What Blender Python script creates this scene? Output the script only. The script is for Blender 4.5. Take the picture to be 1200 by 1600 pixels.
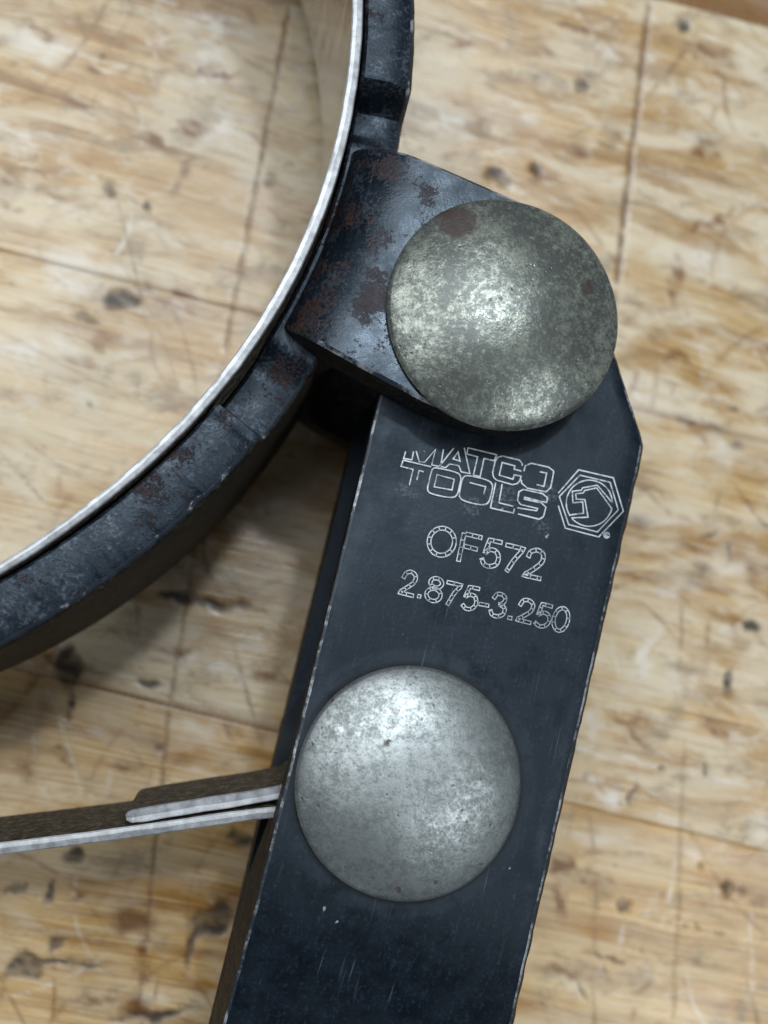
import bpy, math, random
import numpy as np
from mathutils import Matrix, Vector, noise as mnoise

# ---------------------------------------------------------------- scene set-up
sc = bpy.context.scene
for o in list(bpy.data.objects):
    bpy.data.objects.remove(o)
U = 0.000524            # one working unit in metres (the filter ring is about 76 mm across)
TABLE = -15.6           # height of the bench surface in working units
COL = sc.collection
random.seed(7)

# camera: hand held close above the tool, leaning a little
cam = bpy.data.cameras.new('camera'); camo = bpy.data.objects.new('camera', cam); COL.objects.link(camo)
ROT = Matrix(((0.988148, -0.009482, -0.153213),(-0.009482, 0.992415, -0.12257),(0.153213, 0.12257, 0.980562)))
camo.matrix_world = Matrix.Translation((0, 0, 128*U)) @ ROT.to_4x4()
cam.sensor_fit = 'AUTO'; cam.sensor_width = 36; cam.lens = 36
cam.clip_start = 0.001; cam.clip_end = 50
cam.dof.use_dof = True; cam.dof.focus_distance = 106*U; cam.dof.aperture_fstop = 34
sc.camera = camo

# dim indoor surroundings
wd = bpy.data.worlds.new('World'); sc.world = wd; wd.use_nodes = True
wd.node_tree.nodes['Background'].inputs[0].default_value = (0.62, 0.8, 1.0, 1)
wd.node_tree.nodes['Background'].inputs[1].default_value = 0.08

def area(name, d, dist, sx, sy, power, col):
    l = bpy.data.lights.new(name, 'AREA'); l.shape = 'RECTANGLE'; l.size = sx; l.size_y = sy
    l.energy = power; l.color = col
    o = bpy.data.objects.new(name, l); COL.objects.link(o)
    v = Vector(d).normalized()
    o.location = v*dist
    o.rotation_euler = v.to_track_quat('Z', 'Y').to_euler()
    return o
area('ceiling_strip', (-0.14, 0.36, 0.92), 1.3, 1.30, 0.75, 13.6, (0.92, 0.965, 1.0))
area('ceiling_lamp', (0.15, 0.32, 0.93), 1.25, 0.06, 0.055, 3.0, (0.84, 0.93, 1.0))
area('side_strip', (0.46, -0.33, 0.83), 1.3, 0.42, 0.26, 3.9, (0.90, 0.96, 1.0))

sc.view_settings.view_transform = 'Standard'; sc.view_settings.look = 'None'
sc.view_settings.exposure = 0; sc.view_settings.gamma = 1
sc.view_settings.use_curve_mapping = False
sc.cycles.use_denoising = True
sc.cycles.use_adaptive_sampling = True; sc.cycles.adaptive_threshold = 0.02
sc.cycles.max_bounces = 6; sc.cycles.diffuse_bounces = 3; sc.cycles.glossy_bounces = 3

# ---------------------------------------------------------------- node helpers
class T:
    def __init__(s, name):
        s.m = bpy.data.materials.new(name); s.m.use_nodes = True
        s.t = s.m.node_tree; s.b = s.t.nodes['Principled BSDF']
        g = s.t.nodes.new('ShaderNodeNewGeometry')
        sca = s.t.nodes.new('ShaderNodeVectorMath'); sca.operation = 'SCALE'; sca.inputs[3].default_value = 1/U
        s.t.links.new(g.outputs['Position'], sca.inputs[0]); s.P = sca.outputs[0]; s.geo = g
    def put(s, inp, v):
        if isinstance(v, bpy.types.NodeSocket): s.t.links.new(v, inp)
        elif isinstance(v, tuple) and len(v) == 3 and inp.type == 'RGBA': inp.default_value = (*v, 1)
        else: inp.default_value = v
    def math(s, op, a, b=0.0, clamp=False):
        n = s.t.nodes.new('ShaderNodeMath'); n.operation = op; n.use_clamp = clamp
        s.put(n.inputs[0], a); s.put(n.inputs[1], b); return n.outputs[0]
    def vmath(s, op, a, b):
        n = s.t.nodes.new('ShaderNodeVectorMath'); n.operation = op
        s.put(n.inputs[0], a); s.put(n.inputs[1], b); return n.outputs[0]
    def map(s, v, loc=(0, 0, 0), rot=0.0, scale=(1, 1, 1), kind='POINT'):
        n = s.t.nodes.new('ShaderNodeMapping'); n.vector_type = kind
        s.put(n.inputs[0], v); n.inputs[1].default_value = loc; n.inputs[2].default_value = (0, 0, rot); n.inputs[3].default_value = scale
        return n.outputs[0]
    def noise(s, v, scale=1.0, detail=4.0, rough=0.55, dist=0.0, color=False):
        n = s.t.nodes.new('ShaderNodeTexNoise'); s.put(n.inputs['Vector'], v)
        n.inputs['Scale'].default_value = scale; n.inputs['Detail'].default_value = detail
        n.inputs['Roughness'].default_value = rough; n.inputs['Distortion'].default_value = dist
        return n.outputs[1 if color else 0]
    def voro(s, v, scale=1.0, feat='F1', rnd=1.0):
        n = s.t.nodes.new('ShaderNodeTexVoronoi'); n.feature = feat; s.put(n.inputs['Vector'], v)
        n.inputs['Scale'].default_value = scale; n.inputs['Randomness'].default_value = rnd
        return n.outputs[0]
    def rng(s, v, a, b, c=0.0, d=1.0, smooth=True):
        n = s.t.nodes.new('ShaderNodeMapRange'); n.interpolation_type = 'SMOOTHSTEP' if smooth else 'LINEAR'
        s.put(n.inputs[0], v); n.inputs[1].default_value = a; n.inputs[2].default_value = b
        n.inputs[3].default_value = c; n.inputs[4].default_value = d; return n.outputs[0]
    def mix(s, f, a, b, mode='MIX'):
        n = s.t.nodes.new('ShaderNodeMix'); n.data_type = 'RGBA'; n.blend_type = mode
        s.put(n.inputs[0], f); s.put(n.inputs[6], a); s.put(n.inputs[7], b); return n.outputs[2]
    def ramp(s, f, stops):
        n = s.t.nodes.new('ShaderNodeValToRGB'); s.put(n.inputs[0], f)
        e = n.color_ramp.elements
        while len(e) < len(stops): e.new(0.5)
        for k, (p, c) in zip(e, stops): k.position = p; k.color = (*c, 1)
        return n.outputs[0]
    def blob(s, v, c, rx, ry, ang):
        m = s.map(v, (c[0], c[1], 0), math.radians(ang), (rx, ry, 1), 'TEXTURE')
        n = s.t.nodes.new('ShaderNodeTexGradient'); n.gradient_type = 'SPHERICAL'
        s.put(n.inputs[0], m); return n.outputs[1]
    def line(s, v, c, hl, hw, ang):
        m = s.map(v, (c[0], c[1], 0), math.radians(ang), (hl, hw, 1), 'TEXTURE')
        x = s.t.nodes.new('ShaderNodeSeparateXYZ'); s.put(x.inputs[0], m)
        ax = s.rng(s.math('ABSOLUTE', x.outputs[0]), 1.0, 0.93)
        ay = s.rng(s.math('ABSOLUTE', x.outputs[1]), 1.0, 0.1)
        return s.math('MULTIPLY', ax, ay)
    def bump(s, h, strength, dist_u, prev=None):
        n = s.t.nodes.new('ShaderNodeBump'); n.inputs['Strength'].default_value = strength
        n.inputs['Distance'].default_value = dist_u*U; s.put(n.inputs['Height'], h)
        if prev is not None: s.put(n.inputs['Normal'], prev)
        return n.outputs[0]
    def flat(s, v):
        return s.vmath('MULTIPLY', v, (1, 1, 0))
    def out(s, color=None, rough=None, metal=None, normal=None, spec=None, ior=None):
        for k, v in (('Base Color', color), ('Roughness', rough), ('Metallic', metal), ('Normal', normal), ('Specular IOR Level', spec), ('IOR', ior)):
            if v is not None: s.put(s.b.inputs[k], v)
        return s.m

DARK=[(-14.73,47.79,2.69,1.26,12,0.8),(-20.07,44.88,1.97,0.81,-20,0.6),(-17.3,64.48,1.62,0.81,-35,0.55),(-11.46,62.15,0.72,0.63,0,0.5),(54.58,85.1,1.17,0.99,0,0.9),(72.07,96.78,1.17,1.08,0,0.75),(40.44,69.24,1.97,1.17,5,0.75),(46.52,70.65,1.62,1.17,-20,0.45),(-4.4,5.72,4.67,0.81,-7,1),(2.4,4.9,1.17,0.45,-10,0.7),(-20.73,-3.38,1.44,2.51,-5,0.85),(-20.69,-7.85,0.54,3.05,-4,0.5),(-20.55,-9.79,0.72,0.63,0,0.5),(-9.7,-5.84,1.53,0.54,-10,0.75),(-8.63,-14.18,0.81,0.63,0,0.6),(-24.68,-41.97,2.33,1.53,10,1),(-20.1,-40.96,4.94,0.45,-8,0.6),(-1.33,-37.12,3.05,1.8,20,0.75),(-3.8,-39.84,0.72,3.05,-20,0.55),(-20.81,-38.54,1.17,0.63,10,0.7),(-26.36,-31.88,0.99,0.81,-10,0.75),(-19.48,-28.31,1.44,0.99,15,0.8),(-22.1,-32.48,0.72,1.35,-30,0.55),(-18.29,-33.14,0.81,0.72,0,0.45),(-8.61,-48.61,4.49,0.63,-3,0.75),(2.38,-26.54,1.8,1.08,-20,0.7),(56.35,-37.55,1.26,0.81,25,0.85),(73.98,-6.72,0.63,1.97,-8,0.8),(77.36,1.06,1.35,1.08,0,0.75),(69.7,-19.44,0.54,1.17,0,0.7),(62.92,-19.25,0.54,0.81,0,0.5),(58.32,-22.26,0.45,2.15,-20,0.5),(68.23,-32.98,0.72,0.45,0,0.7),(71.31,-35.95,0.72,0.63,0,0.5),(49.25,-49.03,0.36,1.8,30,0.5),(76.87,29.09,1.26,0.81,-10,0.4),(70.28,32.12,5.39,0.54,-12,0.4),(71.98,15.04,2.69,0.45,30,0.4),(74.93,12.64,0.54,2.51,-20,0.35),(77.15,34.28,0.63,0.54,0,0.5),(54.11,20.64,1.8,0.45,-10,0.4),(58.7,75.39,2.24,0.54,-12,0.35),(8.64,69.03,0.63,0.54,0,0.4),(-10.36,76.11,0.72,0.54,0,0.3),(55.03,-32.51,0.45,0.36,0,0.3),(70.69,9.75,2.24,1.44,-40,0.35),(60.92,16.4,3.59,1.26,-10,0.3)]
BROWN=[(-10.36,81.54,1.08,1.97,-5,0.7),(-2.66,83.35,4.31,0.54,-3,0.7),(-10.73,71.48,5.39,0.9,-15,0.5),(-5.31,74.01,2.33,1.44,40,0.5),(-6.14,67.59,0.9,4.04,-40,0.45),(-19.04,81.34,1.26,0.9,-20,0.5),(-21.6,76.74,4.94,1.08,-20,0.35),(-27.23,87.55,3.59,1.08,-20,0.45),(6.3,67.4,1.08,0.81,0,0.5),(-17.63,41.0,0.9,1.53,-10,0.6),(-8.29,32.57,5.39,0.54,25,0.35),(-30.68,64.61,1.8,3.59,0,0.45),(-22.97,62.24,5.39,1.08,-10,0.35),(-8.12,49.77,4.49,1.08,-20,0.45),(47.22,70.28,2.33,1.62,-10,0.7),(37.8,76.55,1.26,2.69,5,0.5),(53.49,74.52,1.08,1.44,-30,0.5),(74.59,75.93,2.33,1.62,0,0.55),(68.33,54.19,1.08,4.04,-10,0.5),(74.53,64.33,4.94,0.63,28,0.55),(73.87,93.66,5.39,1.26,-12,0.45),(47.27,89.81,3.59,1.26,-8,0.35),(35.07,90.37,1.62,1.08,0,0.45),(59.34,78.58,1.97,2.33,0,0.45),(53.65,94.62,6.28,0.81,-12,0.45),(79.06,88.63,6.28,0.72,-12,0.4),(62.17,22.19,4.49,1.08,-20,0.3),(54.37,27.86,3.59,0.9,-30,0.35),(68.17,42.03,5.39,1.08,-30,0.35),(78.83,8.79,1.44,2.69,0,0.35),(51.18,-34.09,4.04,1.26,-15,0.5),(47.5,-31.76,1.8,1.44,-30,0.55),(54.54,-45.07,4.94,0.9,-12,0.5),(46.4,-36.91,1.08,2.15,0,0.45),(59.62,-14.36,2.69,0.81,-35,0.4),(71.5,-13.72,1.26,3.59,35,0.4),(57.75,-12.5,5.39,1.26,-8,0.35),(-11.7,-36.2,2.69,2.15,0,0.5),(-9.96,-41.52,0.81,3.59,-8,0.45),(-10.66,-47.46,1.97,1.26,0,0.45),(-12.55,5.75,1.8,1.08,0,0.35),(-21.22,-15.36,1.97,0.81,-25,0.45),(-24.24,-9.88,1.26,2.87,-15,0.4),(-6.89,-0.8,4.94,0.9,-10,0.4),(6.15,-5.31,2.24,0.81,-25,0.5),(-1.67,-5.62,0.99,0.81,0,0.4),(-23.22,-2.75,4.49,1.26,-12,0.6),(-12.93,-16.84,5.39,0.45,-5,0.35),(32.91,81.86,5.39,0.54,-15,0.3),(43.07,85.78,6.28,0.72,-14,0.35),(74.19,-37.33,5.39,1.08,-10,0.35),(65.94,-45.69,7.18,0.9,-8,0.3),(-15.95,-45.95,5.39,0.72,-6,0.35),(-25.66,-16.48,1.8,2.69,0,0.35),(-26.94,78.28,3.59,0.9,-30,0.35),(47.03,-46.35,5.39,1.08,-10,0.35)]
PALE=[(-2.26,89.73,6.28,2.51,-8,0.6),(-2.66,83.65,4.04,2.15,20,0.6),(-26.27,85.17,6.28,2.33,-15,0.5),(-1.17,74.3,5.39,3.05,0,0.5),(-20.93,51.52,6.28,3.23,-10,0.6),(-25.78,40.26,6.28,3.41,0,0.5),(-6.74,47.0,4.04,3.05,0,0.4),(-26.71,70.58,5.39,1.8,-10,0.4),(32.84,77.74,6.28,3.05,-12,0.5),(42.9,79.5,5.39,2.15,-10,0.45),(73.17,58.54,5.39,3.59,0,0.4),(77.84,86.36,4.49,1.8,0,0.4),(59.84,91.39,5.39,2.15,-12,0.4),(61.74,35.86,5.39,2.33,-25,0.5),(74.74,28.26,5.39,3.23,-20,0.35),(75.85,10.71,5.39,3.59,0,0.4),(66.47,5.95,3.59,2.15,0,0.35),(65.89,-6.22,8.08,2.69,-5,0.25),(-4.3,-2.13,3.41,1.08,-5,0.5),(-1.69,-3.89,4.94,1.26,-8,0.4),(-8.64,-46.79,2.69,0.72,-3,0.5),(-3.31,-12.45,3.59,1.08,-10,0.35),(-16.78,-11.72,5.39,1.62,-8,0.25),(61.09,-2.91,0.72,3.59,-30,0.6),(54.46,-22.32,3.05,2.15,-20,0.5),(52.93,-11.94,0.81,2.15,0,0.5),(52.33,-28.45,7.18,1.44,-10,0.3),(68.63,-30.86,8.08,1.44,-12,0.3),(3.99,64.81,3.59,5.39,0,0.25),(10.51,83.19,1.26,8.08,-5,0.3),(77.67,-28.51,1.8,2.69,0,0.4),(48.82,-48.15,4.49,1.26,-5,0.25)]
SCORE=[(4.34,67.55,28.2,0.45,-99.6,0.75),(-2.42,25.16,14.73,0.36,-98.0,0.5),(-5.83,0.81,9.86,0.36,-97.9,0.7),(-8.91,-29.2,20.31,0.45,-94.9,0.6),(62.37,76.68,24.23,0.72,-98.8,0.85),(54.78,26.13,26.89,0.72,-98.3,0.6),(64.58,-34.31,19.88,0.45,-95.5,0.3)]
WHITE=[(64.24,-19.05,15.14,0.63,-12.0,0.75),(-10.27,84.03,3.93,0.36,-57.4,0.5),(-10.36,89.53,4.02,0.27,-79.2,0.4),(-24.8,-11.53,3.35,0.27,-84.7,0.6),(-12.11,-1.82,3.05,0.36,-66.9,0.5),(75.07,-45.28,6.14,0.45,-94.7,0.5),(62.31,-3.37,3.62,0.45,49.6,0.4),(39.09,86.08,10.43,0.27,-126.8,0.25),(55.87,-41.26,1.31,0.54,-102.6,0.4),(59.19,-46.87,0.47,0.45,-3.2,0.8)]

WORDS=[[(19.02,19.85),(18.8,19.09),(19.7,18.96),(19.89,19.86)],[(20.18,19.9),(20.49,18.77),(21.07,18.71),(22.29,20.11),(21.85,18.44),(22.82,18.25),(23.17,20.16)],[(21.0,19.92),(21.11,19.85)],[(24.29,20.3),(22.7,18.32),(23.37,18.16),(23.79,18.57),(24.84,18.4),(25.07,17.74),(26.03,17.56),(25.47,20.38)],[(24.78,19.9),(24.21,19.13),(24.97,18.9),(24.78,19.9)],[(25.89,20.38),(29.06,19.68),(28.77,19.01),(27.64,19.24),(27.16,17.25),(26.42,17.41),(26.93,19.41),(25.75,19.7),(25.89,20.38)],[(18.75,18.91),(21.79,18.23)],[(18.75,18.91),(18.51,18.22),(19.81,17.92),(19.38,16.21)],[(20.97,17.68),(20.48,17.81),(20.2,16.77)],[(22.42,17.39),(24.29,16.91),(24.03,15.75),(22.08,16.07),(22.42,17.39)],[(25.99,16.59),(27.75,16.15),(27.52,15.37)],[(28.89,16.63),(28.23,13.86),(30.77,13.31),(30.9,13.8)],[(29.6,16.47),(29.19,14.42),(30.79,14.05)],[(22.16,18.11),(22.29,18.12),(22.53,18.1),(22.87,18.04),(23.32,17.96),(23.88,17.85),(24.32,17.73),(24.64,17.61),(24.85,17.48),(24.94,17.35),(25.0,17.21),(25.03,17.05),(25.02,16.87),(24.98,16.68),(24.93,16.46),(24.87,16.21),(24.8,15.92),(24.72,15.6),(24.62,15.34),(24.49,15.15),(24.34,15.02),(24.16,14.96),(23.89,14.94),(23.51,14.96),(23.05,15.03),(22.48,15.14),(22.03,15.26),(21.71,15.36),(21.51,15.47),(21.43,15.57),(21.38,15.68),(21.36,15.82),(21.37,15.98),(21.41,16.15),(21.46,16.36),(21.52,16.6),(21.59,16.87),(21.66,17.17),(21.73,17.43),(21.8,17.64),(21.85,17.81),(21.89,17.92),(21.96,18.01),(22.05,18.07),(22.16,18.11)],[(25.59,17.31),(25.71,17.34),(25.93,17.32),(26.27,17.27),(26.72,17.19),(27.28,17.07),(27.73,16.94),(28.07,16.81),(28.3,16.68),(28.41,16.54),(28.49,16.39),(28.52,16.22),(28.51,16.03),(28.46,15.82),(28.41,15.6),(28.35,15.37),(28.29,15.12),(28.22,14.86),(28.13,14.64),(28.01,14.46),(27.86,14.32),(27.68,14.23),(27.41,14.19),(27.06,14.2),(26.62,14.26),(26.09,14.38),(25.66,14.49),(25.33,14.61),(25.1,14.72),(24.97,14.84),(24.88,14.97),(24.84,15.13),(24.83,15.31),(24.86,15.52),(24.9,15.73),(24.95,15.97),(25.0,16.21),(25.06,16.48),(25.12,16.7),(25.18,16.88),(25.24,17.02),(25.31,17.13),(25.39,17.21),(25.48,17.27),(25.59,17.31)],[(31.89,18.51),(31.9,18.76),(31.58,19.14),(29.72,19.55),(29.19,19.42),(28.88,18.97),(28.56,17.72),(28.65,17.21),(28.98,16.89),(30.76,16.42),(31.29,16.55),(31.6,16.89),(31.74,17.36),(30.97,17.5),(30.81,17.02),(29.29,17.44),(29.66,18.84),(31.08,18.48),(30.98,18.13),(31.77,17.92)],[(32.07,17.92),(32.24,18.51),(32.92,18.81),(34.88,18.41),(35.44,17.98),(35.33,17.38),(35.03,16.13),(34.49,15.68),(32.4,16.06),(31.78,16.6),(31.76,16.96)],[(33.88,17.88),(34.63,17.74),(34.28,16.27),(33.46,16.47)],[(31.94,15.91),(34.11,15.48),(34.65,15.02),(34.53,14.51),(33.71,14.67),(32.07,15.06),(32.03,14.85),(33.93,14.47),(34.44,13.99),(34.14,12.97),(33.65,12.67),(31.27,13.23)],[(31.22,13.89),(33.38,13.59),(33.51,13.84),(31.6,14.26),(31.28,14.69),(31.44,15.64),(31.94,15.91)]]
EMBLEM=[[(35.88,15.55),(38.29,18.17),(42.25,17.34),(43.26,13.64),(40.32,10.78),(36.56,11.72),(35.84,14.2)],[(35.99,15.18),(38.42,17.58),(41.85,16.84),(42.68,13.78),(40.19,11.33),(36.95,12.12),(35.99,15.18)],[(42.04,14.52),(42.02,14.87),(41.96,15.21),(41.85,15.54),(41.7,15.85),(41.5,16.13),(41.26,16.38),(40.98,16.6),(40.68,16.78),(40.35,16.91),(40.0,17.0),(39.64,17.04),(39.28,17.04),(38.92,16.98),(38.57,16.88),(38.23,16.73),(37.92,16.54),(37.63,16.32),(37.38,16.06),(37.17,15.77),(36.99,15.45),(36.86,15.12),(36.78,14.78),(36.75,14.43),(36.77,14.09),(36.83,13.75),(36.95,13.42),(37.11,13.12),(37.29,13.19),(38.69,13.38),(38.63,14.63),(37.51,14.5),(37.49,15.79),(38.52,15.91),(38.68,16.18),(40.37,16.49),(42.07,14.52)],[(41.89,14.0),(40.29,16.2),(38.9,15.88),(38.74,15.62),(37.85,15.5),(37.92,14.91),(38.89,14.88),(39.18,12.94),(37.35,12.85),(37.37,12.77),(37.51,12.62),(37.67,12.49),(37.84,12.37),(38.02,12.26),(38.2,12.17),(38.4,12.09),(38.6,12.03),(38.81,11.98),(39.02,11.95),(39.23,11.94),(39.45,11.95),(39.66,11.97),(39.87,12.01),(40.08,12.06),(40.29,12.14),(40.49,12.22),(40.68,12.32),(40.86,12.44),(41.04,12.57),(41.2,12.71),(41.35,12.87),(41.49,13.03),(41.61,13.21),(41.72,13.39),(41.82,13.58),(41.9,13.78),(41.96,13.98)],[(41.56,10.98),(41.52,10.83),(41.41,10.72),(41.27,10.67),(41.12,10.69),(40.99,10.77),(40.93,10.9),(40.93,11.05),(41.01,11.18),(41.14,11.26),(41.29,11.28),(41.43,11.23),(41.53,11.12),(41.56,10.98),(41.44,10.97),(41.41,10.89),(41.35,10.82),(41.26,10.78),(41.16,10.8),(41.09,10.85),(41.05,10.93),(41.05,11.02),(41.1,11.1),(41.18,11.15),(41.27,11.16),(41.36,11.13),(41.42,11.06),(41.44,10.98),(41.32,10.97),(41.31,10.94),(41.28,10.91),(41.25,10.9),(41.21,10.91),(41.18,10.92),(41.17,10.96),(41.17,10.99),(41.19,11.02),(41.22,11.04),(41.25,11.05),(41.29,11.03),(41.31,11.01),(41.32,10.97)]]
CODE=[[(24.15,9.87),(24.02,9.53),(23.81,9.22),(23.54,8.98),(23.22,8.81),(22.88,8.73),(22.54,8.73),(22.21,8.83),(21.92,9.01),(21.68,9.27),(21.52,9.58),(21.43,9.92),(21.44,10.29),(21.52,10.64),(21.69,10.97),(21.93,11.25),(22.23,11.46),(22.56,11.58),(22.91,11.62),(23.25,11.57),(23.56,11.43),(23.83,11.21),(24.03,10.93),(24.16,10.59),(24.2,10.23),(24.15,9.87)],[(25.28,11.1),(24.59,8.09)],[(25.49,11.01),(27.22,10.61)],[(25.25,9.72),(26.68,9.36)],[(29.43,10.1),(28.07,10.4),(27.49,8.96)],[(27.53,8.99),(27.63,9.07),(27.73,9.15),(27.83,9.23),(27.93,9.29),(28.05,9.33),(28.18,9.34),(28.33,9.32),(28.47,9.29),(28.61,9.24),(28.72,9.16),(28.81,9.06),(28.89,8.94),(28.95,8.79),(28.99,8.64),(29.0,8.5),(28.99,8.35),(28.95,8.19),(28.89,8.04),(28.82,7.9),(28.73,7.78),(28.61,7.7),(28.46,7.63),(28.31,7.58),(28.15,7.55),(28.0,7.53),(27.87,7.54),(27.74,7.57),(27.61,7.62),(27.49,7.69),(27.4,7.77),(27.32,7.87),(27.27,7.99),(27.23,8.12),(27.18,8.26),(27.14,8.4)],[(29.86,9.87),(31.86,9.43),(31.63,9.2),(31.41,8.98),(31.19,8.75),(30.97,8.52),(30.76,8.29),(30.56,8.04),(30.38,7.78),(30.2,7.52),(30.02,7.26),(29.84,7.01)],[(32.28,8.54),(32.34,8.66),(32.38,8.78),(32.43,8.9),(32.5,9.01),(32.59,9.09),(32.71,9.17),(32.86,9.23),(33.03,9.28),(33.19,9.31),(33.34,9.3),(33.49,9.26),(33.64,9.18),(33.78,9.09),(33.89,8.97),(33.97,8.85),(34.0,8.71),(34.0,8.55),(33.97,8.38),(33.91,8.2),(33.82,8.04),(33.7,7.89),(33.55,7.75),(33.38,7.61),(33.18,7.47),(32.97,7.32),(32.75,7.18),(32.5,7.04),(32.24,6.89),(31.97,6.75),(31.71,6.61),(33.63,6.21)]]
RANGE=[[(18.61,6.3),(18.68,6.41),(18.74,6.53),(18.81,6.65),(18.88,6.76),(18.97,6.84),(19.07,6.89),(19.19,6.93),(19.32,6.96),(19.44,6.96),(19.55,6.93),(19.65,6.88),(19.75,6.79),(19.85,6.69),(19.92,6.58),(19.96,6.46),(19.96,6.34),(19.94,6.2),(19.89,6.07),(19.82,5.93),(19.73,5.81),(19.62,5.69),(19.47,5.59),(19.31,5.49),(19.14,5.39),(18.98,5.29),(18.82,5.19),(18.65,5.09),(18.48,4.99),(18.31,4.9),(18.15,4.8),(19.68,4.42)],[(20.13,4.42),(20.46,4.34)],[(22.77,5.65),(22.72,5.53),(22.63,5.43),(22.52,5.36),(22.38,5.31),(22.22,5.29),(22.07,5.3),(21.92,5.34),(21.78,5.41),(21.66,5.51),(21.58,5.62),(21.53,5.74),(21.52,5.87),(21.55,5.99),(21.62,6.09),(21.72,6.18),(21.85,6.25),(22.0,6.28),(22.15,6.28),(22.31,6.26),(22.45,6.2),(22.58,6.12),(22.68,6.01),(22.75,5.89),(22.78,5.77),(22.77,5.65)],[(22.57,4.36),(22.51,4.2),(22.4,4.07),(22.26,3.97),(22.09,3.9),(21.91,3.87),(21.72,3.88),(21.53,3.94),(21.37,4.03),(21.23,4.15),(21.13,4.29),(21.08,4.45),(21.07,4.62),(21.11,4.78),(21.19,4.92),(21.32,5.04),(21.48,5.13),(21.66,5.18),(21.85,5.19),(22.03,5.15),(22.21,5.08),(22.36,4.97),(22.48,4.84),(22.56,4.69),(22.59,4.52),(22.57,4.36)],[(23.32,5.88),(24.91,5.52),(24.74,5.35),(24.57,5.19),(24.39,5.02),(24.22,4.85),(24.06,4.65),(23.9,4.44),(23.75,4.2),(23.6,3.95),(23.45,3.71),(23.3,3.46)],[(26.85,5.14),(25.75,5.36),(25.26,4.27)],[(25.29,4.31),(25.38,4.36),(25.46,4.42),(25.55,4.47),(25.64,4.52),(25.74,4.53),(25.85,4.53),(25.98,4.5),(26.12,4.46),(26.23,4.4),(26.32,4.32),(26.38,4.2),(26.43,4.05),(26.45,3.88),(26.45,3.72),(26.43,3.58),(26.37,3.45),(26.29,3.33),(26.18,3.22),(26.07,3.13),(25.96,3.06),(25.84,3.02),(25.71,3.0),(25.58,3.0),(25.45,3.02),(25.34,3.06),(25.24,3.12),(25.16,3.21),(25.08,3.31),(25.0,3.41),(24.93,3.5)],[(26.76,3.56),(27.81,3.36)],[(28.35,4.11),(28.44,4.22),(28.52,4.33),(28.6,4.44),(28.69,4.53),(28.79,4.59),(28.91,4.61),(29.05,4.6),(29.2,4.56),(29.33,4.52),(29.43,4.46),(29.51,4.38),(29.57,4.29),(29.62,4.18),(29.64,4.08),(29.64,3.98),(29.6,3.88),(29.54,3.78),(29.45,3.68),(29.36,3.6),(29.27,3.54),(29.2,3.5),(29.12,3.49),(29.05,3.5),(28.97,3.5),(28.9,3.5)],[(29.02,3.5),(29.13,3.42),(29.25,3.34),(29.36,3.26),(29.46,3.17),(29.52,3.07),(29.54,2.95),(29.53,2.82),(29.49,2.68),(29.44,2.55),(29.37,2.45),(29.27,2.37),(29.14,2.31),(29.0,2.26),(28.86,2.23),(28.73,2.22),(28.6,2.23),(28.47,2.26),(28.34,2.3),(28.23,2.36),(28.14,2.42),(28.08,2.5),(28.05,2.6),(28.03,2.71),(28.01,2.81),(27.98,2.92)],[(29.87,2.1),(30.31,2.0)],[(31.23,3.36),(31.31,3.48),(31.38,3.6),(31.46,3.72),(31.54,3.82),(31.64,3.89),(31.75,3.93),(31.89,3.95),(32.02,3.95),(32.16,3.93),(32.27,3.89),(32.38,3.82),(32.5,3.73),(32.59,3.62),(32.67,3.51),(32.71,3.39),(32.7,3.26),(32.66,3.13),(32.6,2.99),(32.51,2.85),(32.41,2.73),(32.29,2.62),(32.15,2.53),(31.99,2.44),(31.83,2.36),(31.66,2.27),(31.5,2.19),(31.33,2.11),(31.15,2.03),(30.97,1.96),(30.8,1.88),(32.38,1.49)],[(34.84,3.21),(33.72,3.52),(33.23,2.36)],[(33.26,2.39),(33.37,2.44),(33.47,2.49),(33.58,2.54),(33.68,2.58),(33.78,2.59),(33.89,2.58),(34.0,2.56),(34.11,2.52),(34.21,2.46),(34.29,2.39),(34.36,2.29),(34.42,2.16),(34.46,2.02),(34.47,1.88),(34.46,1.76),(34.42,1.64),(34.35,1.52),(34.25,1.41),(34.15,1.31),(34.04,1.23),(33.91,1.18),(33.77,1.14),(33.62,1.12),(33.48,1.12),(33.35,1.14),(33.23,1.19),(33.12,1.28),(33.02,1.37),(32.91,1.48),(32.81,1.57)],[(36.52,1.67),(36.41,1.38),(36.26,1.12),(36.08,0.91),(35.88,0.75),(35.67,0.66),(35.47,0.65),(35.28,0.71),(35.12,0.85),(35.0,1.05),(34.93,1.29),(34.91,1.58),(34.94,1.88),(35.02,2.17),(35.15,2.45),(35.31,2.69),(35.51,2.88),(35.71,3.0),(35.92,3.05),(36.12,3.03),(36.29,2.93),(36.43,2.76),(36.53,2.54),(36.58,2.27),(36.57,1.98),(36.52,1.67)]]


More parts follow.
